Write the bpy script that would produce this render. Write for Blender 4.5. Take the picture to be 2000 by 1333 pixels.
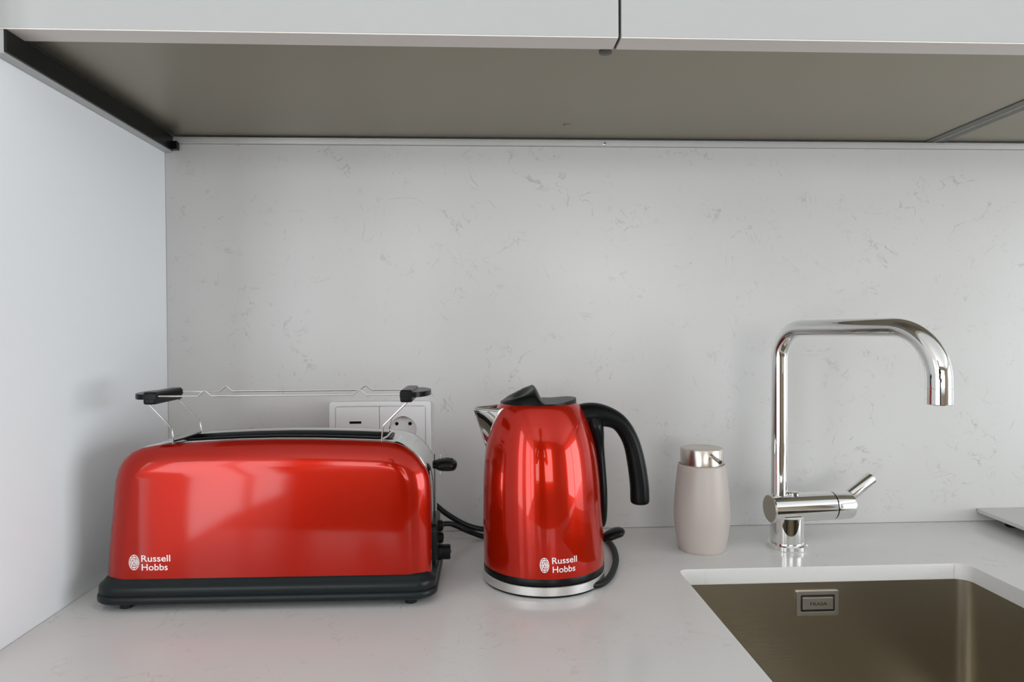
import bpy, bmesh, math, random
from mathutils import Vector, Matrix
from math import sin, cos, pi, radians, sqrt, atan2

for o in list(bpy.data.objects):
    bpy.data.objects.remove(o, do_unlink=True)
SC = bpy.context.scene
COL = SC.collection

# ------------------------------------------------------------------ camera
CAM_LOC = Vector((0.43992, -1.05, 0.29170))
YAW, PITCH, ROLL, FPX = 0.049818, -0.013826, -0.005471, 1407.1
fw = Vector((sin(YAW)*cos(PITCH), cos(YAW)*cos(PITCH), sin(PITCH)))
r0 = Vector((cos(YAW), -sin(YAW), 0)); u0 = r0.cross(fw)
rr = r0*cos(ROLL)+u0*sin(ROLL); uu = -r0*sin(ROLL)+u0*cos(ROLL)
cam = bpy.data.cameras.new('camera'); camo = bpy.data.objects.new('camera', cam); COL.objects.link(camo)
cam.sensor_width = 36; cam.lens = FPX/2000*36; cam.clip_start = 0.01
M = Matrix.Identity(4)
for i in range(3):
    M[i][0] = rr[i]; M[i][1] = uu[i]; M[i][2] = -fw[i]; M[i][3] = CAM_LOC[i]
camo.matrix_world = M
SC.camera = camo

# ------------------------------------------------------------------ world, light, exposure
w = bpy.data.worlds.new('world'); SC.world = w; w.use_nodes = True
bg = w.node_tree.nodes['Background']
bg.inputs[0].default_value = (0.80, 0.90, 1.0, 1); bg.inputs[1].default_value = 0.6

def area(name, loc, rot, sx, sy, power, color):
    l = bpy.data.lights.new(name, 'AREA'); l.shape = 'RECTANGLE'; l.size = sx; l.size_y = sy
    l.energy = power; l.color = color
    o = bpy.data.objects.new(name, l); COL.objects.link(o); o.location = loc; o.rotation_euler = rot
    return o
# daylight through the left living-room windows; right and rear lights are added fill
area('window_daylight', (-.97, -3.25, 0.25), (0, radians(-90), 0), 1.60, 2.10, 52, (0.90, 0.96, 1.0))
area('window_daylight_narrow', (-.97, -1.62, 0.25), (0, radians(-90), 0), 1.60, .56, 12, (0.90, 0.96, 1.0))
area('fill_light_right', (4.67, -2.5, 0.30), (0, radians(90), 0), 1.9, 3.2, 128, (0.88, 0.95, 1.0))  # added fill, brightens the left wall
area('fill_light_rear', (.6, -4.57, 0.58), (radians(90), 0, 0), 2.6, 1.34, 58, (1.0, 0.98, 0.95))  # added fill from behind the camera, evens out the backsplash
SC.view_settings.view_transform = 'Standard'; SC.view_settings.look = 'None'
SC.view_settings.exposure = 0.01; SC.view_settings.gamma = 1.0
SC.view_settings.use_curve_mapping = False

# ------------------------------------------------------------------ helpers
def tag(o, label=None, cat=None, group=None, kind=None):
    if label: o['label'] = label
    if cat: o['category'] = cat
    if group: o['group'] = group
    if kind: o['kind'] = kind
    return o
def empty(name, loc=(0,0,0), rz=0, **k):
    o = bpy.data.objects.new(name, None); COL.objects.link(o)
    o.location = loc; o.rotation_euler = (0,0,rz); o.empty_display_size = .05
    return tag(o, **k)
def link(name, bm, mat, parent=None, smooth=False, bevel=0, seg=2, wn=False, angle=35, **k):
    bmesh.ops.recalc_face_normals(bm, faces=bm.faces[:])
    me = bpy.data.meshes.new(name); bm.to_mesh(me); bm.free()
    me.materials.append(mat)
    o = bpy.data.objects.new(name, me); COL.objects.link(o)
    if parent: o.parent = parent
    if smooth:
        for p in me.polygons: p.use_smooth = True
        me.set_sharp_from_angle(angle=radians(angle))
    if bevel:
        m = o.modifiers.new('bevel', 'BEVEL'); m.width = bevel; m.segments = seg; m.limit_method = 'ANGLE'; m.angle_limit = radians(35)
        for p in me.polygons: p.use_smooth = True
        m2 = o.modifiers.new('wn', 'WEIGHTED_NORMAL'); m2.keep_sharp = False
    return tag(o, **k)
def box(bm, x0, x1, y0, y1, z0, z1):
    vs = [bm.verts.new((x, y, z)) for z in (z0, z1) for x, y in ((x0,y0),(x1,y0),(x1,y1),(x0,y1))]
    for f in ((3,2,1,0),(4,5,6,7),(0,1,5,4),(1,2,6,5),(2,3,7,6),(3,0,4,7)):
        bm.faces.new([vs[i] for i in f])
    return bm
def BM(): return bmesh.new()
def bx(name, dims, mat, parent=None, bevel=0, **k):
    return link(name, box(BM(), *dims), mat, parent, bevel=bevel, **k)
def loft(bm, rings, closed=True, cap0=True, cap1=True):
    """rings: list of lists of points (same length)"""
    R = [[bm.verts.new(p) for p in ring] for ring in rings]
    n = len(R[0])
    for a, b in zip(R[:-1], R[1:]):
        for i in range(n if closed else n-1):
            j = (i+1) % n
            bm.faces.new((a[i], a[j], b[j], b[i]))
    if closed and cap0: bm.faces.new(R[0])
    if closed and cap1: bm.faces.new(R[-1][::-1])
    return R
def lathe(bm, prof, c=(0,0), n=48, cap0=True, cap1=True, axis=None, origin=None):
    """prof: list of (r, z) or (r, z, cx)"""
    rings = []
    for p in prof:
        r, z = p[0], p[1]; ox = p[2] if len(p) > 2 else 0
        rings.append([(c[0]+ox+r*cos(2*pi*i/n), c[1]+r*sin(2*pi*i/n), z) for i in range(n)])
    if axis is not None:
        q = Vector((0,0,1)).rotation_difference(Vector(axis)).to_matrix()
        O = Vector(origin)
        rings = [[tuple(O+q@Vector(p)) for p in ring] for ring in rings]
    loft(bm, rings, True, cap0, cap1)
    return bm
def tube(bm, pts, rad, n=10, cap=True, ref=None, ratio=1.0):
    """sweep; rad scalar or list; ratio = size across ref / size in plane"""
    P = [Vector(p) for p in pts]; m = len(P)
    R = rad if isinstance(rad, (list, tuple)) else [rad]*m
    T = []
    for i in range(m):
        a = P[max(0, i-1)]; b = P[min(m-1, i+1)]; T.append((b-a).normalized())
    up = Vector(ref) if ref else (Vector((0,0,1)) if abs(T[0].z) < .9 else Vector((0,1,0)))
    rings = []
    N = (up - T[0]*up.dot(T[0])).normalized()
    for i in range(m):
        if ref: N = (Vector(ref) - T[i]*Vector(ref).dot(T[i])).normalized()
        else: N = (N - T[i]*N.dot(T[i])).normalized()
        B = T[i].cross(N)
        k = ratio[i] if isinstance(ratio, (list, tuple)) else ratio
        rings.append([tuple(P[i]+N*(R[i]*k*cos(2*pi*j/n))+B*(R[i]*sin(2*pi*j/n))) for j in range(n)])
    loft(bm, rings, True, cap, cap)
    return bm
def spline(pts, k=8):
    """Catmull-Rom through points of any dimension"""
    out = []; n = len(pts)
    for i in range(n-1):
        p0 = pts[max(0,i-1)]; p1 = pts[i]; p2 = pts[i+1]; p3 = pts[min(n-1,i+2)]
        for s in range(k):
            t = s/k
            out.append(tuple(.5*((2*b)+(-a+c)*t+(2*a-5*b+4*c-d)*t*t+(-a+3*b-3*c+d)*t**3) for a,b,c,d in zip(p0,p1,p2,p3)))
    out.append(tuple(pts[-1]))
    return out
def interp(tab, x):
    if x <= tab[0][0]: return tab[0][1:]
    for a, b in zip(tab[:-1], tab[1:]):
        if x <= b[0]:
            t = (x-a[0])/(b[0]-a[0]); return tuple(p+(q-p)*t for p, q in zip(a[1:], b[1:]))
    return tab[-1][1:]
def rrect(x0, x1, y0, y1, r, n=6, d=0):
    x0 += d; x1 -= d; y0 += d; y1 -= d; r = max(r-d, .0005)
    out = []
    for cx, cy, a0 in ((x1-r, y1-r, 0), (x0+r, y1-r, 90), (x0+r, y0+r, 180), (x1-r, y0+r, 270)):
        for i in range(n+1):
            a = radians(a0+90*i/n); out.append((cx+r*cos(a), cy+r*sin(a)))
    return out
def prism(bm, poly, z0, z1):
    a = [bm.verts.new((x, y, z0)) for x, y in poly]; b = [bm.verts.new((x, y, z1)) for x, y in poly]
    n = len(poly)
    for i in range(n): bm.faces.new((a[i], a[(i+1)%n], b[(i+1)%n], b[i]))
    f0 = bm.faces.new(a[::-1]); f1 = bm.faces.new(b)
    bm.normal_update()
    bmesh.ops.triangulate(bm, faces=[f0, f1], ngon_method='EAR_CLIP')
    return bm
def smooth(a, b, x):
    t = min(1, max(0, (x-a)/(b-a))); return t*t*(3-2*t)

# ------------------------------------------------------------------ materials
def mat(name, col, rough=.5, metal=0, coat=0, coat_r=.03, spec=.5, aniso=0, bump=None):
    m = bpy.data.materials.new(name); m.use_nodes = True
    b = m.node_tree.nodes['Principled BSDF']
    b.inputs['Base Color'].default_value = (*col, 1); b.inputs['Roughness'].default_value = rough
    b.inputs['Metallic'].default_value = metal; b.inputs['Coat Weight'].default_value = coat
    b.inputs['Coat Roughness'].default_value = coat_r; b.inputs['Specular IOR Level'].default_value = spec
    b.inputs['Anisotropic'].default_value = aniso
    if bump:
        nt = m.node_tree; tc = nt.nodes.new('ShaderNodeTexCoord'); mp = nt.nodes.new('ShaderNodeMapping')
        nz = nt.nodes.new('ShaderNodeTexNoise'); bp = nt.nodes.new('ShaderNodeBump')
        mp.inputs['Scale'].default_value = bump[0]; nz.inputs['Scale'].default_value = 1; nz.inputs['Detail'].default_value = 4
        bp.inputs['Strength'].default_value = bump[1]; bp.inputs['Distance'].default_value = .001
        nt.links.new(tc.outputs['Object'], mp.inputs[0]); nt.links.new(mp.outputs[0], nz.inputs['Vector'])
        nt.links.new(nz.outputs['Fac'], bp.inputs['Height']); nt.links.new(bp.outputs[0], b.inputs['Normal'])
    return m
def quartz(name, base, vein, rough, spec=.5):
    m = mat(name, base, rough, spec=spec)
    nt = m.node_tree; N = nt.nodes; L = nt.links; b = N['Principled BSDF']
    tc = N.new('ShaderNodeTexCoord')
    def noise(scale, detail, dist=0, off=(0,0,0), r=.5):
        mp = N.new('ShaderNodeMapping'); mp.inputs['Location'].default_value = off
        L.new(tc.outputs['Object'], mp.inputs[0])
        n = N.new('ShaderNodeTexNoise'); n.inputs['Scale'].default_value = scale; n.inputs['Detail'].default_value = detail
        n.inputs['Distortion'].default_value = dist; n.inputs['Roughness'].default_value = r
        L.new(mp.outputs[0], n.inputs['Vector']); return n.outputs['Fac']
    def math_(op, a, v=None, v2=None):
        x = N.new('ShaderNodeMath'); x.operation = op
        for i, q in enumerate((a, v, v2)):
            if q is None: continue
            if isinstance(q, (int, float)): x.inputs[i].default_value = q
            else: L.new(q, x.inputs[i])
        return x.outputs[0]
    def mr(a, f0, f1, t0=0., t1=1.):
        x = N.new('ShaderNodeMapRange'); x.interpolation_type = 'SMOOTHSTEP'
        L.new(a, x.inputs[0])
        for i, v in zip((1,2,3,4), (f0,f1,t0,t1)): x.inputs[i].default_value = v
        return x.outputs[0]
    tot = None
    for sc, off, wdt, amp in ((11, (0,0,0), .012, .9), (17, (3.1,7.7,1.3), .015, .75), (27, (5,2,9), .02, .5)):
        v = mr(math_('ABSOLUTE', math_('SUBTRACT', noise(sc, 5, .9, off, .55), .5)), 0, wdt, 1, 0)
        mask = mr(noise(sc*.9, 1, 0, (off[0]+11, off[1]+4, off[2]+2)), .53, .66)
        brk = mr(noise(sc*4, 2, 0, (off[0]+1, off[1]+14, off[2]+5)), .42, .62)
        x = math_('MULTIPLY', math_('MULTIPLY', v, math_('MULTIPLY', mask, brk)), amp)
        tot = x if tot is None else math_('MAXIMUM', tot, x)
    spots = mr(noise(38, 2, .4, (2,8,3)), .70, .80, 0, .35)
    tot = math_('MAXIMUM', tot, spots)
    cloud = noise(5, 3, 0, (9,1,1))
    mx0 = N.new('ShaderNodeMix'); mx0.data_type = 'RGBA'
    L.new(mr(cloud, .3, .7), mx0.inputs['Factor'])
    mx0.inputs['A'].default_value = (*base, 1); mx0.inputs['B'].default_value = (*[c*.97 for c in base], 1)
    mx = N.new('ShaderNodeMix'); mx.data_type = 'RGBA'
    L.new(tot, mx.inputs['Factor']); L.new(mx0.outputs['Result'], mx.inputs['A']); mx.inputs['B'].default_value = (*vein, 1)
    L.new(mx.outputs['Result'], b.inputs['Base Color'])
    return m
def wood(name, c0, c1, rough=.4, scale=(3,40,40)):
    m = mat(name, c0, rough); nt = m.node_tree; N = nt.nodes; L = nt.links
    tc = N.new('ShaderNodeTexCoord'); mp = N.new('ShaderNodeMapping'); nz = N.new('ShaderNodeTexNoise'); mx = N.new('ShaderNodeMix'); mx.data_type='RGBA'
    mp.inputs['Scale'].default_value = scale; nz.inputs['Scale'].default_value = .6; nz.inputs['Detail'].default_value = 5
    L.new(tc.outputs['Object'], mp.inputs[0]); L.new(mp.outputs[0], nz.inputs['Vector']); L.new(nz.outputs['Fac'], mx.inputs['Factor'])
    mx.inputs['A'].default_value = (*c0,1); mx.inputs['B'].default_value = (*c1,1)
    L.new(mx.outputs['Result'], N['Principled BSDF'].inputs['Base Color'])
    return m

WALL = mat('wall_paint', (.88,.89,.90), .7, spec=.2, bump=((60,60,60), .04))
ROOMW = mat('room_paint', (.82,.81,.79), .8, spec=.2)
FRONTW = mat('greige_room_paint', (.22,.17,.12), .8, spec=.2)
CEIL = mat('ceiling_paint', (.88,.88,.87), .8, spec=.2)
FLOOR = wood('oak_floor', (.11,.066,.036), (.075,.045,.026), .4, (2,14,14))
DOORW = wood('walnut_door', (.22,.12,.06), (.15,.08,.04), .4, (30,30,2))
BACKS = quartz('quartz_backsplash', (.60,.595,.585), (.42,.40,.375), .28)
TOPQ = quartz('quartz_worktop_lightened', (.76,.75,.735), (.64,.61,.58), .15, .16)  # same quartz as the backsplash, colour lightened to offset weaker light on the worktop
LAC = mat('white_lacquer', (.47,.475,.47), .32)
LACEDGE = mat('bounce_lit_door_lacquer', (.80,.75,.71), .4)  # door lacquer made paler: light bounced off the worktop put into the colour
SOFF = mat('grey_metallic_laminate', (.305,.272,.208), .33, metal=.85, bump=((900,20,900), .08))
SOFFD = mat('dark_grey_edge_band', (.12,.12,.10), .4, metal=.5)
BLKM = mat('black_profile', (.008,.009,.008), .35, spec=.25)
ALU = mat('aluminium_rail', (.62,.62,.61), .35, metal=.3)
RED = mat('red_enamel', (.46,.011,.001), .22, metal=.5, coat=.65, coat_r=.025, spec=.05)
REDT = mat('red_toaster_enamel', (.385,.009,.001), .26, metal=.5, coat=.65, coat_r=.075, spec=.05)
CHROME = mat('polished_chrome', (.82,.82,.81), .035, metal=1)
SHELL = mat('polished_steel', (.78,.78,.77), .09, metal=1)
STEELB = mat('brushed_steel', (.84,.83,.81), .3, metal=1, bump=((8,8,900), .10))
SINKM = mat('brushed_sink_steel', (.60,.55,.46), .27, metal=1, bump=((20,20,1400), .12))
NICKEL = mat('brushed_champagne_metal', (.60,.55,.49), .27, metal=1, bump=((8,8,900), .08))
CHAR = mat('charcoal_plastic', (.012,.016,.017), .30, spec=.2)
BLK = mat('black_plastic', (.005,.006,.006), .28, spec=.16)
BLKG = mat('black_satin_plastic', (.0035,.004,.004), .33, spec=.13)
CORDM = mat('black_rubber_cord', (.005,.006,.007), .45, spec=.25)
WHITEP = mat('white_socket_plastic', (.80,.80,.80), .3)
PRINT = mat('white_print', (.85,.80,.80), .5)
DARKP = mat('engraved_dark', (.03,.025,.02), .5)
TAUPE = mat('taupe_ceramic', (.50,.435,.40), .42)
SLAB = mat('pale_grey_board', (.60,.59,.57), .35)
WIRE = mat('bright_wire', (.75,.74,.72), .14, metal=1)
VOID = mat('dark_interior', (.01,.01,.01), .6)
WFRAME = mat('white_window_frame', (.8,.8,.8), .4)

# ------------------------------------------------------------------ the setting
S = dict(kind='structure')
bx('floor', (-1.0,4.7,-4.6,.1,-.94,-.90), FLOOR, **S)
bx('ceiling', (-1.0,4.7,-4.6,.1,1.65,1.70), CEIL, **S)
bx('wall_back', (-1.0,4.7,.015,.1,-.90,1.65), WALL, **S)
bx('wall_left', (-.14,0,-.405,.0148,-.90,1.65), WALL, **S)
bm = BM()
box(bm, -1.0,-.7,-4.6,-4.5,-.90,1.65); box(bm, 1.9,4.7,-4.6,-4.5,-.90,1.65); box(bm, -.7,1.9,-4.6,-4.5,1.25,1.65); box(bm, -.7,1.9,-4.6,-4.5,-.90,-.10)
link('wall_front', bm, FRONTW, **S)
def wall_x(name, x0, x1, ya, yb, za, zb):
    bm = BM()
    box(bm, x0,x1,-4.5,ya,-.90,1.65); box(bm, x0,x1,yb,.0148,-.90,1.65); box(bm, x0,x1,ya,yb,zb,1.65)
    if za > -.9: box(bm, x0,x1,ya,yb,-.90,za)
    return link(name, bm, ROOMW, **S)
bm = BM()
for ya, yb in ((-4.5,-4.31),(-2.19,-1.91),(-1.33,.0148)): box(bm, -1.0,-.9,ya,yb,-.90,1.65)
for ya, yb in ((-4.31,-2.19),(-1.91,-1.33)):
    box(bm, -1.0,-.9,ya,yb,-.90,-.56); box(bm, -1.0,-.9,ya,yb,1.06,1.65)
link('wall_window_side', bm, ROOMW, **S)
wall_x('wall_right', 4.6,4.7,-4.1,-.9,-.65,1.25)
def wbar(par, name, o, x0,x1,y0,y1,z0,z1):
    bx(name, (x0-o[0],x1-o[0],y0-o[1],y1-o[1],z0-o[2],z1-o[2]), WFRAME, par, bevel=.004)
def window(name, xa, xb, ya, yb, za, zb, bars):
    o = ((xa+xb)/2, (ya+yb)/2, za)
    W = empty(name, o, **S)
    for y in bars: wbar(W, 'frame_bar', o, xa,xb,y,y+.07,za+.002,zb-.002)
    wbar(W, 'frame_bar', o, xa+.003,xb-.003,ya+.002,yb-.002,zb-.07,zb); wbar(W, 'frame_bar', o, xa+.003,xb-.003,ya+.002,yb-.002,za,za+.07)
window('window_1', -.95,-.89,-4.31,-2.19,-.56,1.06,(-4.31,-3.285,-2.26))
window('window_4', -.95,-.89,-1.91,-1.33,-.56,1.06,(-1.91,-1.40))
window('added_window_right', 4.59,4.65,-4.1,-.9,-.65,1.25,(-4.1,-2.535,-.97))  # unseen window added around the right fill light
def window_y(name, x0, x1, y, za, zb, bars):
    o = ((x0+x1)/2, y, za); W = empty(name, o, **S)
    for x in bars: wbar(W, 'frame_bar', o, x,x+.07,y-.03,y+.03,za+.002,zb-.002)
    wbar(W, 'frame_bar', o, x0+.002,x1-.002,y-.027,y+.027,zb-.07,zb); wbar(W, 'frame_bar', o, x0+.002,x1-.002,y-.027,y+.027,za,za+.07)
window_y('added_window_rear', -.7, 1.9, -4.52, -.10, 1.25, (-.7,.565,1.83))  # unseen window added around the rear fill light
D1 = empty('door_1', (3.5,-4.478,-.9), radians(-90), **S)
bx('leaf', (-.02,.02,-.42,.42,.005,2.05), DOORW, D1, bevel=.003)
bm = BM(); tube(bm, [(-.02,-.34,1.0),(-.07,-.34,1.0),(-.075,-.33,1.0),(-.075,-.22,1.0)], .009); link('door_handle', bm, STEELB, D1, smooth=True)

# backsplash slab and worktop
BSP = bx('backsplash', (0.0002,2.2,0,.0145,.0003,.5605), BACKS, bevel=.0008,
   label='pale quartz backsplash slab with faint grey veins behind the red appliances', cat='backsplash')
A = [(0.0004,.0140),(0.0004,-.62),(1.0452,-.62),(1.0452,-.56),(.684,-.56)]
A += [(.684+.012-.012*cos(radians(a)), -.2+.012*sin(radians(a))) for a in range(0,91,15)]
A += [(1.0302,-.188),(2.2,-.188),(2.2,.0140)]
WT = empty('worktop', (0.5,-.3,0), label='pale veined quartz worktop carrying the toaster and kettle, with a sink cut-out', cat='worktop')
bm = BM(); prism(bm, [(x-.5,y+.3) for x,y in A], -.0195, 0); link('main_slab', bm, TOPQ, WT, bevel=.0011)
B = [(1.0306,-.1884),(2.2,-.1884),(2.2,-.62),(1.0456,-.62)]
B += [(1.0306+.015*cos(radians(a)), -.2034+.015*sin(radians(a))) for a in range(0,90,15)]
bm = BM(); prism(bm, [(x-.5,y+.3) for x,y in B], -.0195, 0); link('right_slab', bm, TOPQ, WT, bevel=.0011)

# base cabinets under the worktop
BC = empty('base_cabinet', (1.1,-.3,-.9), label='white base cabinets carrying the quartz worktop', cat='cabinet')
for x in (.001,.55,1.2,2.18): bx('side_panel', (x-1.1,x+.018-1.1,-.27,.28,.1,.88), LAC, BC)
bx('plinth', (.0-1.1+.002,1.1,-.22,-.2,0,.1), LAC, BC)
for a, b_ in ((.003,.549),(.553,1.2),(1.204,2.198)):
    bx('door', (a-1.1,b_-1.1,-.292,-.272,.102,.875), LAC, BC, bevel=.0015)

# ------------------------------------------------------------------ wall cabinets
H = .5702
def wall_cabinet(name, x0, x1, doors, label, dark_right, dark_left):
    C = empty(name, (x0,-.17,H), label=label, cat='cabinet', group='white wall cabinets')
    X = lambda x: x-x0
    Y = lambda y: y+.17
    xl = x0+(.0135 if not dark_left else .017); xr = x1-.014
    bx('bottom_panel', (X(xl),X(xr),Y(-.338),Y(-.001),.0012,.018), SOFF, C, bevel=.0005)
    bx('side_panel', (X(xr+.0002),X(x1-.0004),Y(-.338),Y(-.001),0,.70), SOFFD, C, bevel=.0008)
    if dark_left: bx('side_panel', (X(x0+.0016),X(xl-.0002),Y(-.338),Y(-.001),0,.70), SOFFD, C, bevel=.0008)
    bx('top_panel', (X(xl),X(xr),Y(-.338),Y(-.001),.682,.70), LAC, C)
    for a, b_ in doors:
        d_ = bx('door', (X(a),X(b_),Y(-.3668),Y(-.3385),.0010,.70), LAC, C, bevel=.0006)
        bx('bounce_lit_edge', (X(a)+.0004,X(b_)-.0004,Y(-.3664),Y(-.3387),0,.0012), LACEDGE, d_)  # added strip, carries the worktop's bounce light as a paler colour
    return C
C1 = wall_cabinet('wall_cabinet', .0005, 1.1240, ((.0012,.5772),(.5798,1.1232)),
   'white two-door wall cabinet over the toaster and kettle, grey metallic underside', True, False)
bx('filler_strip', (0,.0102,-.1965,.1685,-.0222,-.0002), LAC, C1, bevel=.0006)
bx('black_profile', (.0104,.0128,-.1962,.1665,-.0205,-.0002), BLKM, C1, bevel=.0004)
bm = BM(); box(bm, .0130,.0212,.1575,.1668,-.0200,-.0085); link('profile_end_cap', bm, BLK, C1, bevel=.0006)
bm = BM(); lathe(bm, [(.0058,.0013),(.0058,.0004),(.0052,0)], (.565,-.0724+.17), 24); link('cover_cap', bm, SOFF, C1, smooth=True)
bm = BM(); lathe(bm, [(.0065,.0013),(.0065,-.0008),(.005,-.0016)], (.5705,-.3300+.17), 20); link('door_bumper', bm, SOFFD, C1, smooth=True)
C2 = wall_cabinet('wall_cabinet', 1.1242, 2.0, ((1.1256,1.75),),
   'wall cabinet at the right edge, only its grey underside past the thin joint showing', False, True)
bx('light_joint', (.0004,.0014,-.168,.168,-.0004,.3), ALU, C2)
R = empty('under_cabinet_rail', (.0128,-.0001,.5605), label='slim aluminium rail between backsplash and grey cabinet underside', cat='rail')
bx('rail_face', (.0004,2.15,-.0052,.0146,.00002,.0068), ALU, R, bevel=.0005)
bx('rail_bead', (.0004,2.15,-.0030,.0146,.0071,.0092), ALU, R, bevel=.0004)
bm = BM(); lathe(bm, [(.0022,0),(.0022,.0006),(.0012,.001)], n=12, axis=(0,-1,0), origin=(.616,-.0053,.0030)); link('screw_head', bm, CHROME, R, smooth=True)

# ------------------------------------------------------------------ sink
SK = empty('sink', (.865,-.37,-.2), label='brushed steel undermount sink bowl set into the quartz worktop', cat='sink')
sx0, sx1, sy0, sy1 = .680, 1.0505, -.566, -.1845
bm = BM()
rings = []
for z, d, r in ((-.0198,-.018,.03),(-.0198,0,.017),(-.16,.001,.018),(-.185,.004,.022),(-.194,.010,.026),(-.1985,.018,.03),(-.2,.03,.03)):
    pts = rrect(sx0, sx1, sy0, sy1, r, 7, 0)
    cx_, cy_ = (sx0+sx1)/2, (sy0+sy1)/2
    kx = ((sx1-sx0)/2-d)/((sx1-sx0)/2); ky = ((sy1-sy0)/2-d)/((sy1-sy0)/2)
    rings.append([((x-cx_)*kx+cx_-.865, (y-cy_)*ky+cy_+.37, z+.2) for x, y in pts])
loft(bm, rings, True, False, True)
o = link('bowl', bm, SINKM, SK, smooth=True, angle=60)
so = o.modifiers.new('s', 'SOLIDIFY'); so.thickness = .0012; so.offset = -1
bm = BM(); lathe(bm, [(.045,.0004),(.045,.003),(.04,.0035),(.036,.002),(.001,.002)], (0,0), 32, cap1=True); link('drain', bm, STEELB, SK, smooth=True)
# overflow plate on the back wall
ox, oz = (.8315+.8851)/2, -.0458
def pl(x0,x1,z0,z1,y0,y1): return (ox+x0-.865, ox+x1-.865, y0+.37, y1+.37, oz+z0+.2, oz+z1+.2)
def frame_y(bm, X0,X1,Z0,Z1, x0,x1,z0,z1, ya, yb, r=.003):
    """ring plate in xz from outer rect to inner rect, between ya (front) and yb"""
    o_ = rrect(X0,X1,Z0,Z1,r,3); i_ = rrect(x0,x1,z0,z1,r*.8,3)
    rings = [[(x,yb,z) for x,z in o_],[(x,ya,z) for x,z in o_],[(x,ya,z) for x,z in i_],[(x,yb,z) for x,z in i_]]
    Rg = loft(bm, rings, True, False, False)
    n = len(o_)
    for i in range(n):
        j = (i+1)%n; bm.faces.new((Rg[3][i],Rg[3][j],Rg[0][j],Rg[0][i]))
bm = BM(); frame_y(bm, ox-.0265-.865,ox+.0265-.865,oz-.0152+.2,oz+.0152+.2, ox-.0215-.865,ox+.0215-.865,oz-.0105+.2,oz+.0105+.2, -.1872+.37,-.1845+.37, .0015)
OP = link('overflow_plate', bm, STEELB, SK, bevel=.0003)
bm = BM(); frame_y(bm, ox-.0215-.865,ox+.0215-.865,oz-.0105+.2,oz+.0105+.2, ox-.0195-.865,ox+.0195-.865,oz-.0080+.2,oz+.0082+.2, -.1866+.37,-.1846+.37, .002)
link('overflow_gap', bm, VOID, OP)
bx('overflow_cover', pl(-.0193,.0193,-.0075,.0072,-.1876,-.1846), STEELB, OP, bevel=.0005)

def text_mesh(s, width, height=None, font_bold=0.0):
    """returns bmesh in xy-plane, left/baseline at origin, scaled to width (and cap height)"""
    cu = bpy.data.curves.new('t', 'FONT'); cu.body = s; cu.size = 1; cu.offset = font_bold; cu.resolution_u = 4
    to = bpy.data.objects.new('t', cu); COL.objects.link(to)
    dg = bpy.context.evaluated_depsgraph_get(); me = bpy.data.meshes.new_from_object(to.evaluated_get(dg))
    bm = BM(); bm.from_mesh(me)
    xs = [v.co.x for v in bm.verts]; x0, x1 = min(xs), max(xs)
    s0 = width/(x1-x0); sy = s0 if height is None else height/.729
    for v in bm.verts: v.co = Vector(((v.co.x-x0)*s0, v.co.y*sy, 0))
    bpy.data.objects.remove(to); bpy.data.meshes.remove(me); bpy.data.curves.remove(cu)
    return bm
def refine(bm, maxlen):
    for _ in range(3):
        es = [e for e in bm.edges if e.calc_length() > maxlen]
        if not es: break
        bmesh.ops.subdivide_edges(bm, edges=es, cuts=1)
        bmesh.ops.triangulate(bm, faces=bm.faces[:])
def finish_text(bm, fn, name, m, parent):
    for v in bm.verts: v.co = Vector(fn(v.co.x, v.co.y))
    return link(name, bm, m, parent)
bm = text_mesh('FRASA', .0215, .0040, .012)
finish_text(bm, lambda x, y: (ox-.0098+x-.865, -.18768+.37, oz-.0024+y+.2), 'engraved_lettering', DARKP, OP)

# ------------------------------------------------------------------ wall socket
SO = empty('wall_socket', (.3017,-.0002,.15), label='white double wall socket on the backsplash behind the toaster', cat='socket')
def so_(x0,x1,z0,z1,y0,y1): return (x0-.3017,x1-.3017,y0,y1,z0-.15,z1-.15)
bm = BM()
X0,X1,Z0,Z1 = .2294-.3017,.3740-.3017,.111-.15,.1917-.15
frame_y(bm, X0,X1,Z0,Z1, X0+.0085,X1-.0075,Z0+.0075,Z1-.0072, -.0095,0, .004)
link('cover_frame', bm, WHITEP, SO, bevel=.0008)
F1 = bx('blank_insert', so_(.2383,.3003,.1190,.1842,-.0088,0), WHITEP, SO, bevel=.0006)
bx('cable_port', so_(.2582,.2748,.1600,.1634,-.0091,-.004), BLK, F1)
bm = BM()
cxs, czs = .3340-.3017, .1505-.15
sq = [(x-.3017, z-.15) for x, z in ((.3010,.1190),(.3662,.1190),(.3662,.1842),(.3010,.1842))]
n = 40; ci = [(cxs+.0195*cos(2*pi*i/n+pi/4+pi), czs+.0195*sin(2*pi*i/n+pi/4+pi)) for i in range(n)]
def onsq(i):
    k = i*4//n; t = (i*4/n)-k; a = sq[k]; b = sq[(k+1)%4]; return (a[0]+(b[0]-a[0])*t, a[1]+(b[1]-a[1])*t)
so2 = [onsq(i) for i in range(n)]
rings = [[(x,0,z) for x,z in so2],[(x,-.0088,z) for x,z in so2],[(x,-.0088,z) for x,z in ci],[(cxs+(x-cxs)*.96,-.0005,czs+(z-czs)*.96) for x,z in ci]]
loft(bm, rings, True, False, True)
F2 = link('socket_insert', bm, WHITEP, SO)
for dx in (-.0095,.0095):
    bm = BM(); lathe(bm, [(.0026,0),(.0026,.0004)], n=12, axis=(0,-1,0), origin=(cxs+dx,-.0006,czs+.0078)); link('contact_hole', bm, BLK, F2)
bx('earth_clip', (cxs-.003,cxs+.003,-.0070,-.0006,czs+.0170,czs+.0184), NICKEL, F2)

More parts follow.
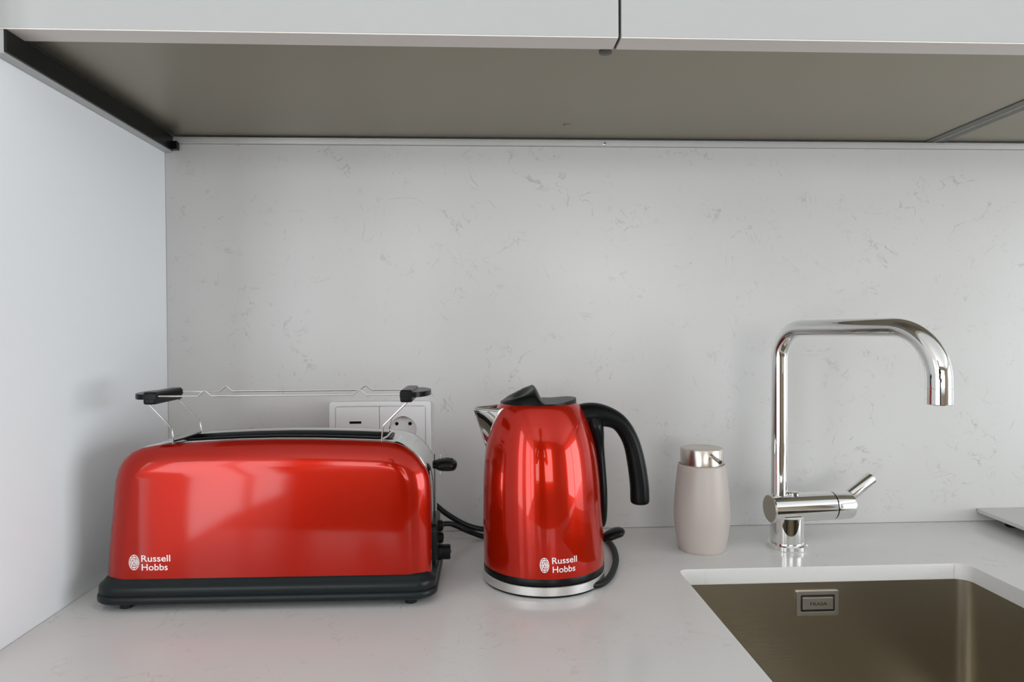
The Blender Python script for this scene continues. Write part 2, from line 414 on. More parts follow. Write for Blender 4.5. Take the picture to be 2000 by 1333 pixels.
# ------------------------------------------------------------------ toaster
TX, TY = .2200, -.2140
T = empty('toaster', (TX,TY,0), radians(-.8), label='red and polished steel long-slot toaster with wire warming rack, left on worktop', cat='toaster')
OUT0 = [(.0442,.0300),(.0457,.050),(.0470,.0658),(.0489,.085),(.0507,.1014),(.0521,.118),(.0540,.1345),(.0575,.1470),(.0630,.1570),(.0710,.1640),(.0820,.1690),(.0961,.1715),
  (.107,.1728),(.120,.1737),(.150,.1752),(.185,.1764),(.2246,.1769),(.265,.1764),(.305,.1750),(.330,.1738),(.344,.1729),(.3555,.1704),(.3640,.1668),(.3720,.1610),(.3790,.1535),(.3850,.1440),(.3885,.1340),(.3900,.1217),(.3905,.100),(.3906,.0836),(.3907,.060),(.3908,.0300)]
def outline(d):
    P = [Vector((x-TX, z)) for x, z in OUT0]; out = []
    n = len(P)
    for i in range(n):
        a = P[max(0,i-1)]; b = P[min(n-1,i+1)]; t = (b-a).normalized(); nr = Vector((t.y, -t.x))  # inward (to the right of up-going left side)
        q = P[i]+nr*d
        if i in (0, n-1): q.y = P[i].y
        out.append(q)
    return out
def sec(y, d): return [(p.x, y, p.y) for p in outline(d)]
FY = .064
def red_panel(name, sgn):
    bm = BM()
    prof = [(.0640,.0255),(.0636,.0225),(.0626,.0180),(.0606,.0128),(.0576,.0078),(.0540,.0038),(.0505,.0012),(.0480,.0004)]
    rings = [sec(-sgn*y, d) for y, d in prof] if sgn > 0 else [sec(y, d) for y, d in prof]
    Rg = loft(bm, rings, False)
    bm.faces.new(Rg[0])
    # inner return so the panel has an edge
    back = [bm.verts.new((v.co.x, v.co.y+sgn*.001, v.co.z)) for v in Rg[-1]]
    for i in range(len(back)-1): bm.faces.new((Rg[-1][i], Rg[-1][i+1], back[i+1], back[i]))
    return link(name, bm, REDT, T, smooth=True, angle=50)
FP = red_panel('front_panel', 1); red_panel('rear_panel', -1)
# dark gasket between the red panels and the steel wrap
for s in (1,-1):
    bm = BM(); loft(bm, [sec(-s*.0485, .0012), sec(-s*.0440, .0012)], False); link('panel_seam', bm, BLK, T, smooth=True)
# steel wrap with the bread slot cut out of its top
ys = [-.0462,-.0450,-.0310,.0085,.0400,.0450,.0462]; ds = [.0016,.0002,0,0,0,.0002,.0016]
bm = BM(); rings = [sec(y, d) for y, d in zip(ys, ds)]
Rg = [[bm.verts.new(p) for p in r] for r in rings]
i0 = next(i for i,p in enumerate(OUT0) if p[0]==.120); i1 = next(i for i,p in enumerate(OUT0) if p[0]==.344)
for a in range(len(Rg)-1):
    for i in range(len(OUT0)-1):
        if a == 2 and i0 <= i < i1: continue
        bm.faces.new((Rg[a][i],Rg[a][i+1],Rg[a+1][i+1],Rg[a+1][i]))
SW = link('steel_wrap', bm, SHELL, T, smooth=True, angle=50)
m_ = SW.modifiers.new('s','SOLIDIFY'); m_.thickness = .001; m_.offset = -1
bm = BM()
lip = [(OUT0[i][0]-TX, OUT0[i][1]) for i in range(i0,i1+1)]
zt = .1722
def ringz(ins, dz, flat=None):
    f = [(x, -.0310+ins, (z if flat is None else flat)+dz) for x,z in lip]; b = [(x, .0085-ins, (z if flat is None else flat)+dz) for x,z in lip]
    f[0] = (lip[0][0]+ins, *f[0][1:]); b[0] = (lip[0][0]+ins, *b[0][1:]); f[-1] = (lip[-1][0]-ins, *f[-1][1:]); b[-1] = (lip[-1][0]-ins, *b[-1][1:])
    return f+b[::-1]
loft(bm, [ringz(-.0008,.0004), ringz(-.0004,.0014), ringz(.0016,.0014), ringz(.0022,-.004), ringz(.003,0,.07)], True, False, True)
link('bread_slot', bm, BLK, T, smooth=True, angle=30)
for yy in (-.0235,-.0005):
    bm = BM()
    for k in range(9):
        x = .135+.025*k-TX; tube(bm, [(x,yy,.08),(x,yy,.168)], .0008, 6)
    tube(bm, [(.13-TX,yy,.164),(.34-TX,yy,.164)], .0008, 6)
    link('bread_guide', bm, WIRE, T, smooth=True)
# charcoal base
bm = BM()
BR = (.0355-TX, .3972-TX, -.0735, .0735, .026)
rings = []
for z, d in ((.0078,.0060),(.0080,.0018),(.0092,.0003),(.0105,0),(.0136,0),(.0150,.0004),(.0159,.0013),(.0164,.0026),(.0168,.0028),(.0171,.0018),(.0178,.0014),(.0240,.0018),(.0256,.0024),(.0268,.0040),(.0300,.0072),(.0322,.0090),(.0330,.012)):
    rings.append([(x,y,z) for x,y in rrect(*BR, 8, d)])
loft(bm, rings); link('base', bm, CHAR, T, smooth=True, angle=40)
for x, y in ((.0680,-.0570),(.3690,-.0570),(.0680,.0570),(.3690,.0570)):
    bm = BM(); lathe(bm, [(.0048,0),(.0062,.0006),(.0062,.0082)], (x-TX,y), 20); link('foot', bm, CHAR, T, smooth=True)
# lever side
x_e = .3910-TX
bx('lever_track', (x_e-.0003,x_e+.0006,-.0012,.0012,.070,.150), VOID, T)
bm = BM()
pts = [(.3895,-.002,.1385,.0045,1.6),(.3930,-.002,.1385,.0052,1.7),(.3965,-.002,.1384,.0068,1.9),(.400,-.002,.1384,.0074,2.0),(.408,-.002,.1380,.0073,2.0),(.4135,-.002,.1372,.0064,1.8),(.4160,-.002,.1366,.0046,1.6),(.4170,-.002,.1364,.0016,1.5)]
tube(bm, [(p[0]-TX,p[1],p[2]) for p in pts], [p[3] for p in pts], 20, ref=(0,1,0), ratio=[p[4] for p in pts])
LV = link('lever', bm, BLK, T, smooth=True)
for k in range(5):
    dy = -.0090+.0045*k; zz = .1380+.0072*sqrt(1-(dy/.0146)**2); bm = BM(); tube(bm, [(.4010-TX,-.002+dy,zz),(.407-TX,-.002+dy,zz),(.4125-TX,-.002+dy,zz-.0010)], .0005, 6); link('grip_rib', bm, BLK, LV, smooth=True)
bx('lever_bracket', (.3975-TX,.3990-TX,-.0032,-.0008,.1270,.1500), NICKEL, LV, bevel=.0004)
bm = BM(); loft(bm, [[(x_e-.0004,y,z) for y,z in rrect(-.043,.028,.0325,.0790,.008,5)],[(x_e+.0035,y,z) for y,z in rrect(-.043,.028,.0325,.0790,.008,5)],[(x_e+.0045,y,z) for y,z in rrect(-.043,.028,.0325,.0790,.008,5,.001)]])
CP = link('control_panel', bm, BLK, T, smooth=True)
bm = BM(); lathe(bm, [(.0095,0),(.0095,.003),(.0088,.004),(.0088,.0115),(.0080,.0128),(.0015,.0130),(.0014,.0138),(.0005,.0138)], n=28, axis=(1,0,0), origin=(x_e+.0045,.010,.0335)); link('browning_knob', bm, BLK, T, smooth=True)
for z, y in ((.0515,.006),(.0660,.004)):
    bm = BM(); lathe(bm, [(.0064,0),(.0064,.0030),(.0050,.0048),(.0015,.0055)], n=24, axis=(1,0,0), origin=(x_e+.0045,y,z)); link('push_button', bm, BLK, T, smooth=True)
# warming rack
RK = empty('warming_rack'); RK.parent = T
ZW = .2236
def loc(x, y, z): return (x-TX, y-TY, z)
for y, b0, b1 in ((-.262,.1490,.3143),(-.200,.1498,.3104)):
    bm = BM()
    P = [(.098,ZW),(b0-.0072,ZW),(b0-.0012,ZW+.0054),(b0+.0012,ZW+.0054),(b0+.0072,ZW),(b1-.0072,ZW),(b1-.0012,ZW+.0050),(b1+.0012,ZW+.0050),(b1+.0072,ZW),(.3640,ZW)]
    PP = []
    for i, p in enumerate(P):
        PP.append(loc(p[0], y, p[1]))
    tube(bm, PP, .00085, 8, ref=(0,1,0)); link('rack_wire', bm, WIRE, RK, smooth=True)
for name_, xs in (('l', (.1152,.1139,.0868)), ('r', (.3381,.3394,.3725))):
    for yf, yt, z0 in ((-.2625,-.262,.1745),(-.199,-.200,.1752)):
        bm = BM()
        x0_ = xs[0] + (.0050 if (name_=='l' and yf > -.22) else 0)
        q = [loc(x0_,yf,z0-.004), loc(x0_,yf,z0+.004), loc(xs[1]+(x0_-xs[0]),yf,.1885), loc(xs[1]+(x0_-xs[0])+(-.0008 if name_=='l' else .0008),yf,.1905), loc(xs[2]+(x0_-xs[0]),yt,.2185 if name_=='l' else .2222)]
        tube(bm, q, .00085, 8, ref=(0,1,0)); link('rack_leg', bm, WIRE, RK, smooth=True)
    # foot link wire lying along the slot end
    bm = BM(); xq = xs[0]
    tube(bm, [loc(xq,-.2625,.1752),loc(xq+(.006 if name_=='l' else .004),-.250,.1762),loc(xq+(.006 if name_=='l' else .004),-.212,.1762),loc(xq+.003,-.199,.1758)], .0011, 8); link('rack_hinge', bm, BLK if name_=='l' else WIRE, RK, smooth=True)
    sg = -1 if name_=='l' else 1
    xi = .0985 if name_=='l' else .3580
    # inner block and outer D-shaped tab
    bm = BM()
    x0_, x1_ = (xi-.0135, xi) if sg < 0 else (xi, xi+.0135)
    box(bm, x0_-TX, x1_-TX, -.2655-TY, -.1965-TY, .2150, .2285)
    GR = link('grip', bm, BLK, RK, bevel=.0022, seg=3)
    D = [(xi, -.2665)]
    for k in range(17):
        a = -pi/2+pi*k/16
        D.append((xi+sg*(.0130+.0180*cos(a)), -.231+.0355*sin(a)))
    D.append((xi, -.1955))
    bm = BM(); prism(bm, [(x-TX,y-TY) for x,y in D], .2205, .2262); link('grip_tab', bm, BLK, GR, bevel=.0016, seg=3)
# toaster cord
bm = BM(); tube(bm, spline([loc(.345,-.1480,.020),loc(.352,-.125,.018),loc(.372,-.085,.026),loc(.398,-.060,.028),loc(.424,-.047,.014),loc(.450,-.046,.0048),loc(.485,-.050,.0046),loc(.512,-.060,.0046),loc(.535,-.052,.0046),loc(.520,-.036,.0046),loc(.480,-.030,.0046)],8), .0036, 12); link('cord', bm, CORDM, T, smooth=True)

def emblem(fn, name, m, parent, w_, h_):
    """oval badge: double ring, R and H monogram, cross strokes"""
    bm = BM()
    def ring(a, b, t, n=40):
        o_ = [bm.verts.new((a*cos(2*pi*i/n), b*sin(2*pi*i/n), 0)) for i in range(n)]
        i_ = [bm.verts.new(((a-t)*cos(2*pi*i/n), (b-t)*sin(2*pi*i/n), 0)) for i in range(n)]
        for i in range(n): bm.faces.new((o_[i], o_[(i+1)%n], i_[(i+1)%n], i_[i]))
    def bar(x0,y0,x1,y1,t):
        d = Vector((x1-x0,y1-y0)); nn = Vector((-d.y,d.x)).normalized()*t/2; k = 4
        L = [(Vector((x0,y0))+d*(i/k)) for i in range(k+1)]
        a = [bm.verts.new((*(p+nn),0)) for p in L]; b = [bm.verts.new((*(p-nn),0)) for p in L]
        for i in range(k): bm.faces.new((a[i],a[i+1],b[i+1],b[i]))
    a, b = w_/2, h_/2
    ring(a, b, w_*.075); ring(a*.74, b*.76, w_*.06)
    t = w_*.085
    bar(-a*.40,-b*.45,-a*.40,b*.45,t); bar(-a*.40,b*.42,-a*.02,b*.42,t); bar(-a*.05,b*.42,-a*.05,b*.05,t); bar(-a*.40,b*.05,0,b*.05,t); bar(-a*.3,b*.05,0,-b*.45,t)
    bar(a*.18,-b*.45,a*.18,b*.45,t); bar(a*.48,-b*.38,a*.48,b*.38,t); bar(a*.18,0,a*.48,0,t)
    for s in (1,-1):
        bar(0, s*b*.78, 0, s*b*.97, t); bar(s*a*.76,0,s*a*.96,0,t); bar(-a*.38,s*b*.60,a*.38,s*b*.60,t)
        bar(a*.55*s,b*.58,a*.70*s,b*.68,t); bar(a*.55*s,-b*.58,a*.70*s,-b*.68,t)
    return finish_text(bm, fn, name, m, parent)
fy = -.0642
emblem(lambda x,y: (.0799-TX+x, fy, .0502+y), 'emblem', PRINT, FP, .0108, .0164)
for s, wd, z, xx in (('Russell',.0300,.0508,.0874),('Hobbs',.0270,.0416,.0877)):
    bm = text_mesh(s, wd, .0071, .010)
    finish_text(bm, lambda x, y: (xx-TX+x, fy, z+y), 'lettering', PRINT, FP)

# ------------------------------------------------------------------ kettle and its power base
KX, KY = .5185, -.2035
KB = empty('power_base', (KX,KY,0), label='brushed steel and black power base with cord under the red kettle', cat='power base')
bm = BM(); lathe(bm, [(.0660,0),(.0695,.0006),(.0702,.0018),(.0702,.0026)], n=72); link('base_foot', bm, BLK, KB, smooth=True)
bm = BM(); lathe(bm, [(.0705,.0026),(.0712,.0030),(.0712,.0122),(.0705,.0127),(.060,.0128)], n=96); link('steel_ring', bm, STEELB, KB, smooth=True)
def kl(x, y, z): return (x-KX, y-KY, z)
bm = BM(); tube(bm, spline([kl(.5660,-.2510,.0058),kl(.5780,-.2440,.0044),kl(.5905,-.2270,.0042),kl(.6025,-.1975,.0042),kl(.6140,-.1550,.0042),kl(.6195,-.1050,.0042),kl(.6150,-.0640,.0042),kl(.592,-.0320,.0042),kl(.545,-.0160,.0042),kl(.490,-.0140,.0042),kl(.452,-.0180,.0065),kl(.425,-.0280,.0160),kl(.398,-.0360,.034),kl(.372,-.0400,.056),kl(.348,-.0380,.066),kl(.325,-.0300,.062),kl(.300,-.0200,.040),kl(.285,-.0150,.010),kl(.270,-.0150,.0042)],8), .0038, 12); link('cord', bm, CORDM, KB, smooth=True)

K = empty('kettle', (KX,KY,.0129), label='glossy red jug kettle with black handle and lid, standing on its steel base', cat='kettle')
Z0 = .0129
PROF = [(.0212,.0000,.0708),(.032,0,.0709),(.045,-.0003,.0706),(.060,-.0008,.0704),(.079,-.0015,.0699),(.100,-.0020,.0693),(.120,-.0024,.0684),(.140,-.0028,.0666),(.1565,-.0033,.0645),(.170,-.0037,.0617),(.182,-.0041,.0583),(.190,-.0044,.0554),(.1965,-.0048,.0526),(.2015,-.0051,.0500),(.2050,-.0054,.0475),(.2072,-.0056,.0452)]
PR = spline(PROF, 3)
bm = BM()
prof = [(.0700,.0206-Z0,0)]+[(r, z-Z0, c) for z, c, r in PR]+[(.0438,.2080-Z0,-.0057)]
lathe(bm, prof, n=96); BODY = link('body', bm, RED, K, smooth=True, angle=50)
bm = BM(); lathe(bm, [(.0650,.0132-Z0),(.0698,.0134-Z0),(.0707,.0142-Z0),(.0710,.0196-Z0),(.0704,.0210-Z0),(.066,.0212-Z0)], n=96); link('foot_ring', bm, BLK, K, smooth=True)
# lid
bm = BM(); LR = .0446; LC = -.0057; lz = .2078-Z0
def lid_h(u, v):
    L = min(1, max(0, (u+1)/.84)); L = L-.10*smooth(.72,1,L)*L
    lobe = .0212*(L**1.05)*sqrt(max(0, 1-min(1,abs(v))**2.2))
    carve = .0080*math.exp(-(((u+.46)/.26)**2+((v+.16)/.40)**2)**1.3)
    D_ = 1-smooth(-.15, .13, u-.06*(1-v*v)+.05)
    right = .0002+.0034*smooth(.35, 1.0, u)
    edge = smooth(1.0, .93, sqrt(u*u+v*v))
    return .0012+edge*(D_*max(0,lobe-carve))+(1-D_)*right
nr, na = 22, 72
cen = bm.verts.new((LC,0,lz+lid_h(0,0))); rows = []
for i in range(1, nr+1):
    q = i/nr; rows.append([bm.verts.new((LC+LR*q*cos(2*pi*j/na), LR*q*sin(2*pi*j/na), lz+lid_h(q*cos(2*pi*j/na), q*sin(2*pi*j/na)))) for j in range(na)])
rows.append([bm.verts.new((LC+LR*1.004*cos(2*pi*j/na), LR*1.004*sin(2*pi*j/na), lz-.0006)) for j in range(na)])
rows.append([bm.verts.new((LC+LR*.97*cos(2*pi*j/na), LR*.97*sin(2*pi*j/na), lz-.0012)) for j in range(na)])
for j in range(na): bm.faces.new((cen, rows[0][j], rows[0][(j+1)%na]))
for a, b_ in zip(rows[:-1], rows[1:]):
    for j in range(na): bm.faces.new((a[j], a[(j+1)%na], b_[(j+1)%na], b_[j]))
link('lid', bm, BLKG, K, smooth=True, angle=60)
# spout
bm = BM(); rings = []
ptab = [(z,c,r) for z,c,r in PR]
for k in range(13):
    t = k/12; z = .2022-.0470*t
    c_, r_ = interp(ptab, z)
    xt = -.0822+(-.0672+.0822)*t; wv = .0235*(1-t)**.75+.0008
    xb = c_-sqrt(max(1e-6, r_*r_-wv*wv))+.0015
    row = []
    for s in range(-8, 9):
        q = abs(s)/8; fl = (sqrt(q*q+.006)-sqrt(.006))/(sqrt(1.006)-sqrt(.006))
        x_ = xt+(xb-xt)*fl; y_ = wv*(1 if s>0 else -1)*q
        row.append((x_, y_, z-Z0 + (.0012*q if k == 0 else 0)))
    rings.append(row)
loft(bm, rings, False)
o = link('spout', bm, CHROME, K, smooth=True, angle=70); m_ = o.modifiers.new('s','SOLIDIFY'); m_.thickness = .0012; m_.offset = 0
# handle
hp = [(.040,.1895,.0140),(.052,.1915,.0148),(.064,.1915,.0143),(.0765,.1893,.0122),(.0890,.1833,.0104),(.0984,.1720,.0099),(.1058,.1557,.0100),(.1108,.1338,.0107),(.1142,.1090,.0111),(.1149,.0935,.0113),(.1150,.0880,.0110),(.1150,.0862,.0098),(.1150,.0852,.0075),(.1150,.0848,.003)]
hs = spline(hp, 5)
bm = BM(); tube(bm, [(p[0],0,p[1]-Z0) for p in hs], [max(.001,p[2]) for p in hs], 24, ref=(0,1,0), ratio=1.12); link('handle', bm, BLKG, K, smooth=True)
sp = [(.0575,.190,.009),(.0600,.180,.0108),(.0628,.169,.0094),(.0652,.1555,.0070),(.0680,.1285,.0060),(.0695,.105,.0060),(.0700,.085,.0058),(.0700,.069,.0050),(.0690,.0610,.0036),(.0680,.0590,.0012)]
ss = spline(sp, 5)
bm = BM(); tube(bm, [(p[0],0,p[1]-Z0) for p in ss], [p[2] for p in ss], 20, ref=(0,1,0), ratio=2.0); link('handle_spine', bm, BLK, K, smooth=True)
# switch paddle
wp = [(.0650,.0425,.004,1.6),(.0720,.0440,.0045,1.9),(.0800,.0470,.0056,2.1),(.0880,.0500,.0058,2.2),(.0935,.0508,.0050,2.1),(.0962,.0504,.0032,1.9),(.0968,.0502,.001,1.6)]
ws = spline(wp, 4)
bm = BM(); tube(bm, [(p[0],.004,p[1]-Z0) for p in ws], [max(.0008,p[2]) for p in ws], 20, ref=(0,1,0), ratio=[p[3] for p in ws]); link('switch', bm, BLK, K, smooth=True)
# print on the body
def oncyl(x, z):
    c_, r_ = interp(ptab, z); r_ += .00025; a = x/r_
    return (c_+r_*sin(a), -r_*cos(a), z-Z0)
emblem(lambda x, y: oncyl(-.0058+x, .0370+y), 'emblem', PRINT, BODY, .0102, .0164)
for s, wd, z, x_ in (('Russell',.0290,.0384,.0026),('Hobbs',.0262,.0288,.0030)):
    bm = text_mesh(s, wd, .0071, .006); refine(bm, .002)
    finish_text(bm, lambda x, y: oncyl(x_+x, z+y), 'lettering', PRINT, BODY)

# ------------------------------------------------------------------ soap dispenser
SX, SY = .7385, -.1080
D = empty('soap_dispenser', (SX,SY,0), label='taupe soap dispenser with brushed metal pump head between kettle and tap', cat='soap dispenser')
prof = spline([(.0285,0),(.0300,.0012),(.0322,.010),(.0348,.025),(.0362,.040),(.0365,.050),(.0358,.066),(.0343,.084),(.0324,.102),(.0310,.1125)],4)+[(.0303,.1140),(.0292,.1143),(.0285,.1135),(.020,.1130)]
bm = BM(); lathe(bm, prof, n=72); link('bottle', bm, TAUPE, D, smooth=True, angle=60)
bm = BM(); lathe(bm, [(.0276,.1100),(.0278,.1125),(.0278,.1345),(.0273,.1353),(.0262,.1356)], n=72); PH = link('pump_head', bm, NICKEL, D, smooth=True)
bm = BM(); a = radians(-82); dr = Vector((cos(a),sin(a),-.17)).normalized()
p0 = Vector((.022*cos(a), .022*sin(a), .1300))
tube(bm, [p0, p0+dr*.031], .0026, 16); link('nozzle', bm, NICKEL, D, smooth=True)
bm = BM(); e_ = p0+dr*.0311; lathe(bm, [(.0018,0),(.0018,.0002)], n=14, axis=tuple(dr), origin=tuple(e_)); link('nozzle_opening', bm, DARKP, D)

# ------------------------------------------------------------------ tap
FX, FYY = .8550, -.1070
F = empty('kitchen_tap', (FX,FYY,0), label='polished chrome single-lever kitchen tap with square bent spout behind the sink', cat='tap')
bm = BM(); lathe(bm, [(.0256,0),(.0262,.0008),(.0262,.0058),(.0250,.0072),(.0222,.0076)], n=64); link('base_flange', bm, CHROME, F, smooth=True)
bm = BM(); lathe(bm, [(.0215,.0074),(.0216,.0085),(.0216,.0420)], n=64); link('body', bm, CHROME, F, smooth=True)
ax = Vector((cos(radians(7)), sin(radians(7)), 0))
zc = .0530; org = Vector((0,0,zc))
L0, L1, L2 = -.0255, .0640, .0920
bm = BM(); lathe(bm, [(.0180,L0),(.0191,L0+.001),(.0191,L1-.0006),(.0186,L1)], n=64, axis=tuple(ax), origin=tuple(org)); link('valve_body', bm, CHROME, F, smooth=True)
bm = BM(); lathe(bm, [(.0168,L0-.0004),(.0172,L0),(.0172,L0+.001)], n=48, axis=tuple(ax), origin=tuple(org)); link('end_cap', bm, SINKM, F, smooth=True)
bm = BM(); lathe(bm, [(.0178,L1-.0005),(.0178,L1+.0016)], n=48, axis=tuple(ax), origin=tuple(org)); link('cartridge_gap', bm, BLK, F, smooth=True)
bm = BM(); lathe(bm, [(.0186,L1+.0015),(.0191,L1+.002),(.0191,L2-.004),(.0185,L2-.0012),(.0165,L2),(.010,L2+.0004)], n=64, axis=tuple(ax), origin=tuple(org)); HC = link('lever_hub', bm, CHROME, F, smooth=True)
ls = org+ax*.080+Vector((0,0,.004)); ld = Vector((.80,.10,.56)).normalized()
bm = BM(); lathe(bm, [(.0076,.000),(.0086,.012),(.0086,.0540),(.0080,.0552)], n=36, axis=tuple(ld), origin=tuple(ls)); link('lever', bm, CHROME, F, smooth=True)
bm = BM(); lathe(bm, [(.0080,.0550),(.0076,.0556),(.0040,.0560)], n=36, axis=tuple(ld), origin=tuple(ls)); link('lever_end', bm, SHELL, F, smooth=True)
bm = BM(); lathe(bm, [(.0080,.0700),(.0080,.0735),(.0070,.0745)], (.0085,-.001), 32); link('stop_screw', bm, CHROME, F, smooth=True)
# spout: riser, square bend, arm towards the sink, down-turned end
tx, ty = -.0102, .001
ex, ey = .9263-FX, -.3160-FYY
hd = Vector((ex-tx, ey-ty, 0)); Ln = hd.length; hd.normalize()
zt = .2935; r1, r2 = .040, .056; rad0, rad1 = .0106, .0131
P, RR = [], []
def add(p, r): P.append(tuple(p)); RR.append(r)
b0 = Vector((tx,ty,0))
add(b0+Vector((0,0,.0640)), rad0); add(b0+Vector((0,0,.16)), rad0); 
for k in range(13):
    a = pi/2*k/12; add(b0+hd*(r1-r1*cos(a))+Vector((0,0,zt-r1+r1*sin(a))), rad0)
for t in (.25,.5,.75): add(b0+hd*(r1+(Ln-r1-r2)*t)+Vector((0,0,zt)), rad0)
for k in range(17):
    a = pi/2*k/16; add(b0+hd*(Ln-r2+r2*sin(a))+Vector((0,0,zt-r2+r2*cos(a))), rad0+(rad1-rad0)*smooth(0,1,k/16))
add(b0+hd*Ln+Vector((0,0,.2290)), rad1)
bm = BM(); tube(bm, P, RR, 40, ref=tuple(hd.cross(Vector((0,0,1))))); link('spout', bm, CHROME, F, smooth=True)
bm = BM(); lathe(bm, [(rad1-.0006,.2292),(rad1+.0001,.2286),(rad1+.0001,.2125),(rad1-.0008,.2117),(rad1-.003,.2117),(rad1-.0035,.215)], (b0.x+hd.x*Ln, b0.y+hd.y*Ln), 40); link('aerator', bm, CHROME, F, smooth=True)

# ------------------------------------------------------------------ pale board at the right edge
BD = empty('board', (1.34,-.14,0), radians(-3.6), label='thin pale grey board with rounded corner propped just above the worktop, right edge', cat='board')
bm = BM(); prism(bm, rrect(-.155,.155,-.134,.136,.012,6), .0145, .0200); link('panel', bm, SLAB, BD, bevel=.0014, seg=3)
for x, y in ((-.12,-.1),(.12,-.1),(-.12,.1),(.12,.1)):
    bm = BM(); lathe(bm, [(.009,0),(.010,.001),(.010,.0147)], (x,y), 20); link('foot', bm, BLK, BD, smooth=True)

# ------------------------------------------------------------------ photographer, seen only as a reflection in the kettle and tap
SKIN = mat('skin', (.50,.31,.23), .5)
TOPC = mat('dark_knit', (.012,.012,.014), .8)
JEAN = mat('dark_denim', (.02,.025,.04), .8)
HAIR = mat('brown_hair', (.03,.018,.010), .5)
EYEW = mat('eye_white', (.65,.65,.65), .2)
LIPS = mat('lips', (.35,.13,.11), .5)
SHOE = mat('black_shoe', (.015,.015,.015), .5)
def person(px, py, fz):
    V, E_, Rr = [], [], []
    def v(p, r, par=None):
        V.append(p); Rr.append(r if isinstance(r, tuple) else (r, r))
        if par is not None: E_.append((par, len(V)-1))
        return len(V)-1
    pel = v((0,0,.93), (.150,.110))
    wa = v((0,0,1.08), (.125,.092), pel); ch = v((0,0,1.25), (.150,.105), wa); sh = v((0,-.01,1.385), (.125,.085), ch)
    nk = v((0,.0,1.455), .052, sh); n2 = v((0,.012,1.50), .048, nk)
    v((0,.014,1.545), .046, n2)
    for s in (-1, 1):
        hip = v((s*.088,0,.86), .088, pel); kn = v((s*.098,.015,.49), .056, hip); an = v((s*.102,-.02,.10), .038, kn)
        he = v((s*.104,-.005,.045), .040, an); ball = v((s*.112,.10,.034), (.040,.030), he); toe = v((s*.116,.165,.026), (.030,.022), ball)
        so_ = v((s*.165,-.01,1.375), .056, sh); el = v((s*.225,.02,1.115), .041, so_); wr = v((s*.095,.225,1.155), .026, el)
        pm = v((s*.088,.258,1.166), (.026,.017), wr)
        for k in range(4):
            ln = (.026,.030,.028,.022)[k]; zz = 1.195-.018*k
            a = v((s*.079,.288,zz), .0086, pm); b = v((s*(.078+ln*.05),.312,zz+.002), .0080, a); c = v((s*(.064-ln*.25),.325,zz+.003), .0072, b); v((s*(.055-ln*.30),.325,zz+.003), .0060, c)
        t1 = v((s*.066,.256,1.186), .0095, pm); t2 = v((s*.050,.258,1.204), .0085, t1); v((s*.034,.260,1.212), .0070, t2)
    me = bpy.data.meshes.new('person'); me.from_pydata(V, E_, [])
    o = bpy.data.objects.new('person', me); COL.objects.link(o)
    sk = o.modifiers.new('skin', 'SKIN'); sk.use_smooth_shade = True; sk.branch_smoothing = .4
    for i, r in enumerate(Rr): me.skin_vertices[0].data[i].radius = r
    me.skin_vertices[0].data[0].use_root = True
    sb = o.modifiers.new('sub', 'SUBSURF'); sb.levels = 2; sb.render_levels = 2
    m2 = bpy.data.meshes.new_from_object(o.evaluated_get(bpy.context.evaluated_depsgraph_get()))
    bpy.data.objects.remove(o)
    bq = BM(); bq.from_mesh(m2)
    for co, no in (((0,0,.93),(0,0,1)),((0,0,1.475),(0,0,1)),((0,0,.085),(0,0,1)),((0,.235,0),(0,1,0))):
        bmesh.ops.bisect_plane(bq, geom=bq.verts[:]+bq.edges[:]+bq.faces[:], plane_co=co, plane_no=no)
    bq.to_mesh(m2); bq.free()
    zmin = min(q.co.z for q in m2.vertices)
    for q in m2.vertices: q.co.z -= zmin
    m2.materials.clear()
    for m in (TOPC, JEAN, SKIN, SHOE): m2.materials.append(m)
    for f in m2.polygons:
        c = f.center; f.use_smooth = True
        f.material_index = 3 if c.z < .085-zmin else 1 if c.z < .93-zmin else 2 if (c.z > 1.475-zmin or (c.y > .235)) else 0
    o = bpy.data.objects.new('person', m2); COL.objects.link(o); o.location = (px, py, fz)
    tag(o, 'person in dark top and jeans holding a camera, reflected in the kettle', 'person')
    # head with face, ears, eyes and hair
    HC_ = Vector((0,.022,1.622))
    def face(p, grow=1.0):
        x, y, z = p                                   # unit sphere, +y is the face
        jaw = 1-.30*smooth(-.1,-1,z) if y > -.2 else 1-.16*smooth(-.1,-1,z)
        q = Vector((x*.074*jaw*grow, y*(.094 if y < 0 else .090)*grow, z*.116*grow))
        if y > 0 and grow == 1.0:
            g = lambda cx,cz,sx,sz: math.exp(-((abs(x)-cx)/sx)**2-((z-cz)/sz)**2)
            q.y += .026*g(0,-.20,.13,.13)+.012*g(0,.02,.10,.18)-.010*g(.40,.08,.17,.11)+.005*g(.36,.26,.26,.08)+.006*g(0,-.50,.26,.09)+.008*g(0,-.82,.28,.14)-.003*g(0,-.50,.24,.02)
        return HC_+q
    def sphere(nu, nv): 
        return [[(cos(2*pi*j/nu)*sin(pi*i/nv), sin(2*pi*j/nu)*sin(pi*i/nv), cos(pi*i/nv)) for j in range(nu)] for i in range(1, nv)]
    bm = BM(); loft(bm, [[tuple(face(p)) for p in r] for r in sphere(64, 48)]); HD = link('head', bm, SKIN, o, smooth=True)
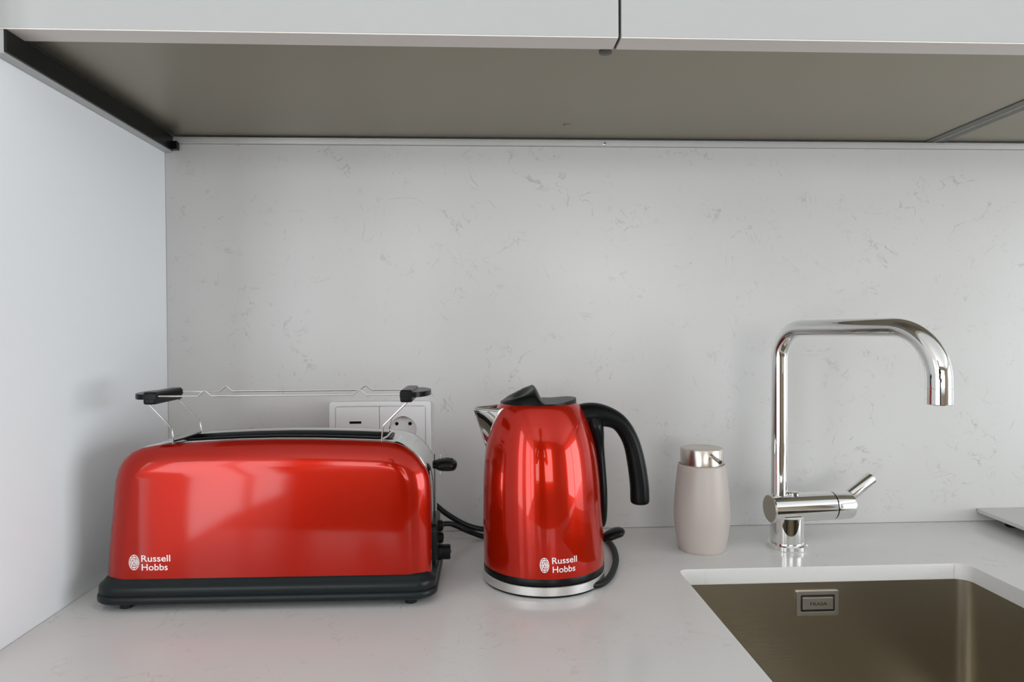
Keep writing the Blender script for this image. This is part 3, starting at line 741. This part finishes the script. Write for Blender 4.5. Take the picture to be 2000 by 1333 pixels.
    for s in (-1, 1):
        bm = BM(); bmesh.ops.create_uvsphere(bm, u_segments=14, v_segments=10, radius=1, matrix=Matrix.Translation((s*.074,.018,1.615)) @ Matrix.Rotation(s*.35,4,'Z') @ Matrix.Diagonal((.007,.018,.031,1))); link('ear', bm, SKIN, HD, smooth=True)
        e = Vector((s*.030,.0905,1.631))
        bm = BM(); bmesh.ops.create_uvsphere(bm, u_segments=14, v_segments=10, radius=.0115, matrix=Matrix.Translation(e)); EY = link('eye', bm, EYEW, HD, smooth=True)
        bm = BM(); lathe(bm, [(.0052,0),(.0040,.0008),(.001,.0010)], n=14, axis=(0,1,-.05), origin=tuple(e+Vector((0,.0104,-.0005)))); link('iris', bm, HAIR, HD)
    bm = BM(); tube(bm, [(-.022,.1030,1.5655),(-.010,.1085,1.5665),(0,.1095,1.5655),(.010,.1085,1.5665),(.022,.1030,1.5655)], [.002,.0042,.0046,.0042,.002], 10); link('mouth', bm, LIPS, HD, smooth=True)
    bm = BM(); R_ = [[bm.verts.new(face(p, 1.09)) for p in r] for r in sphere(48, 36)]; top = bm.verts.new(face((0,0,1), 1.09))
    for j in range(48): bm.faces.new((top, R_[0][j], R_[0][(j+1)%48]))
    for a, b_ in zip(R_[:-1], R_[1:]):
        for j in range(48):
            c = (a[j].co+a[(j+1)%48].co+b_[j].co+b_[(j+1)%48].co)/4-HC_
            if c.z > .062 or (c.y < .012+.35*max(0,c.z) and c.z > -.085): bm.faces.new((a[j], a[(j+1)%48], b_[(j+1)%48], b_[j]))
    bmesh.ops.delete(bm, geom=[q for q in bm.verts if not q.link_faces], context='VERTS')
    hr = link('hair', bm, HAIR, HD, smooth=True); m_ = hr.modifiers.new('s','SOLIDIFY'); m_.thickness = .008; m_.offset = -1
    return o
person(.440, -1.430, -.90)
PC = empty('photo_camera', (.4399,-1.135,.262), label='black camera held at chest height by the reflected person', cat='camera')
bx('camera_body', (-.060,.060,-.013,.015,-.030,.048), BLKG, PC, bevel=.005, seg=3)
bm = BM(); lathe(bm, [(.028,.004),(.029,.006),(.029,.030),(.027,.034),(.024,.034),(.022,.030),(.001,.027)], n=32, axis=(0,1,0), origin=(0,0,.004+.010)); link('lens', bm, BLK, PC, smooth=True)
bx('viewfinder_hump', (-.022,.022,-.012,.012,.047,.064), BLKG, PC, bevel=.005, seg=3)
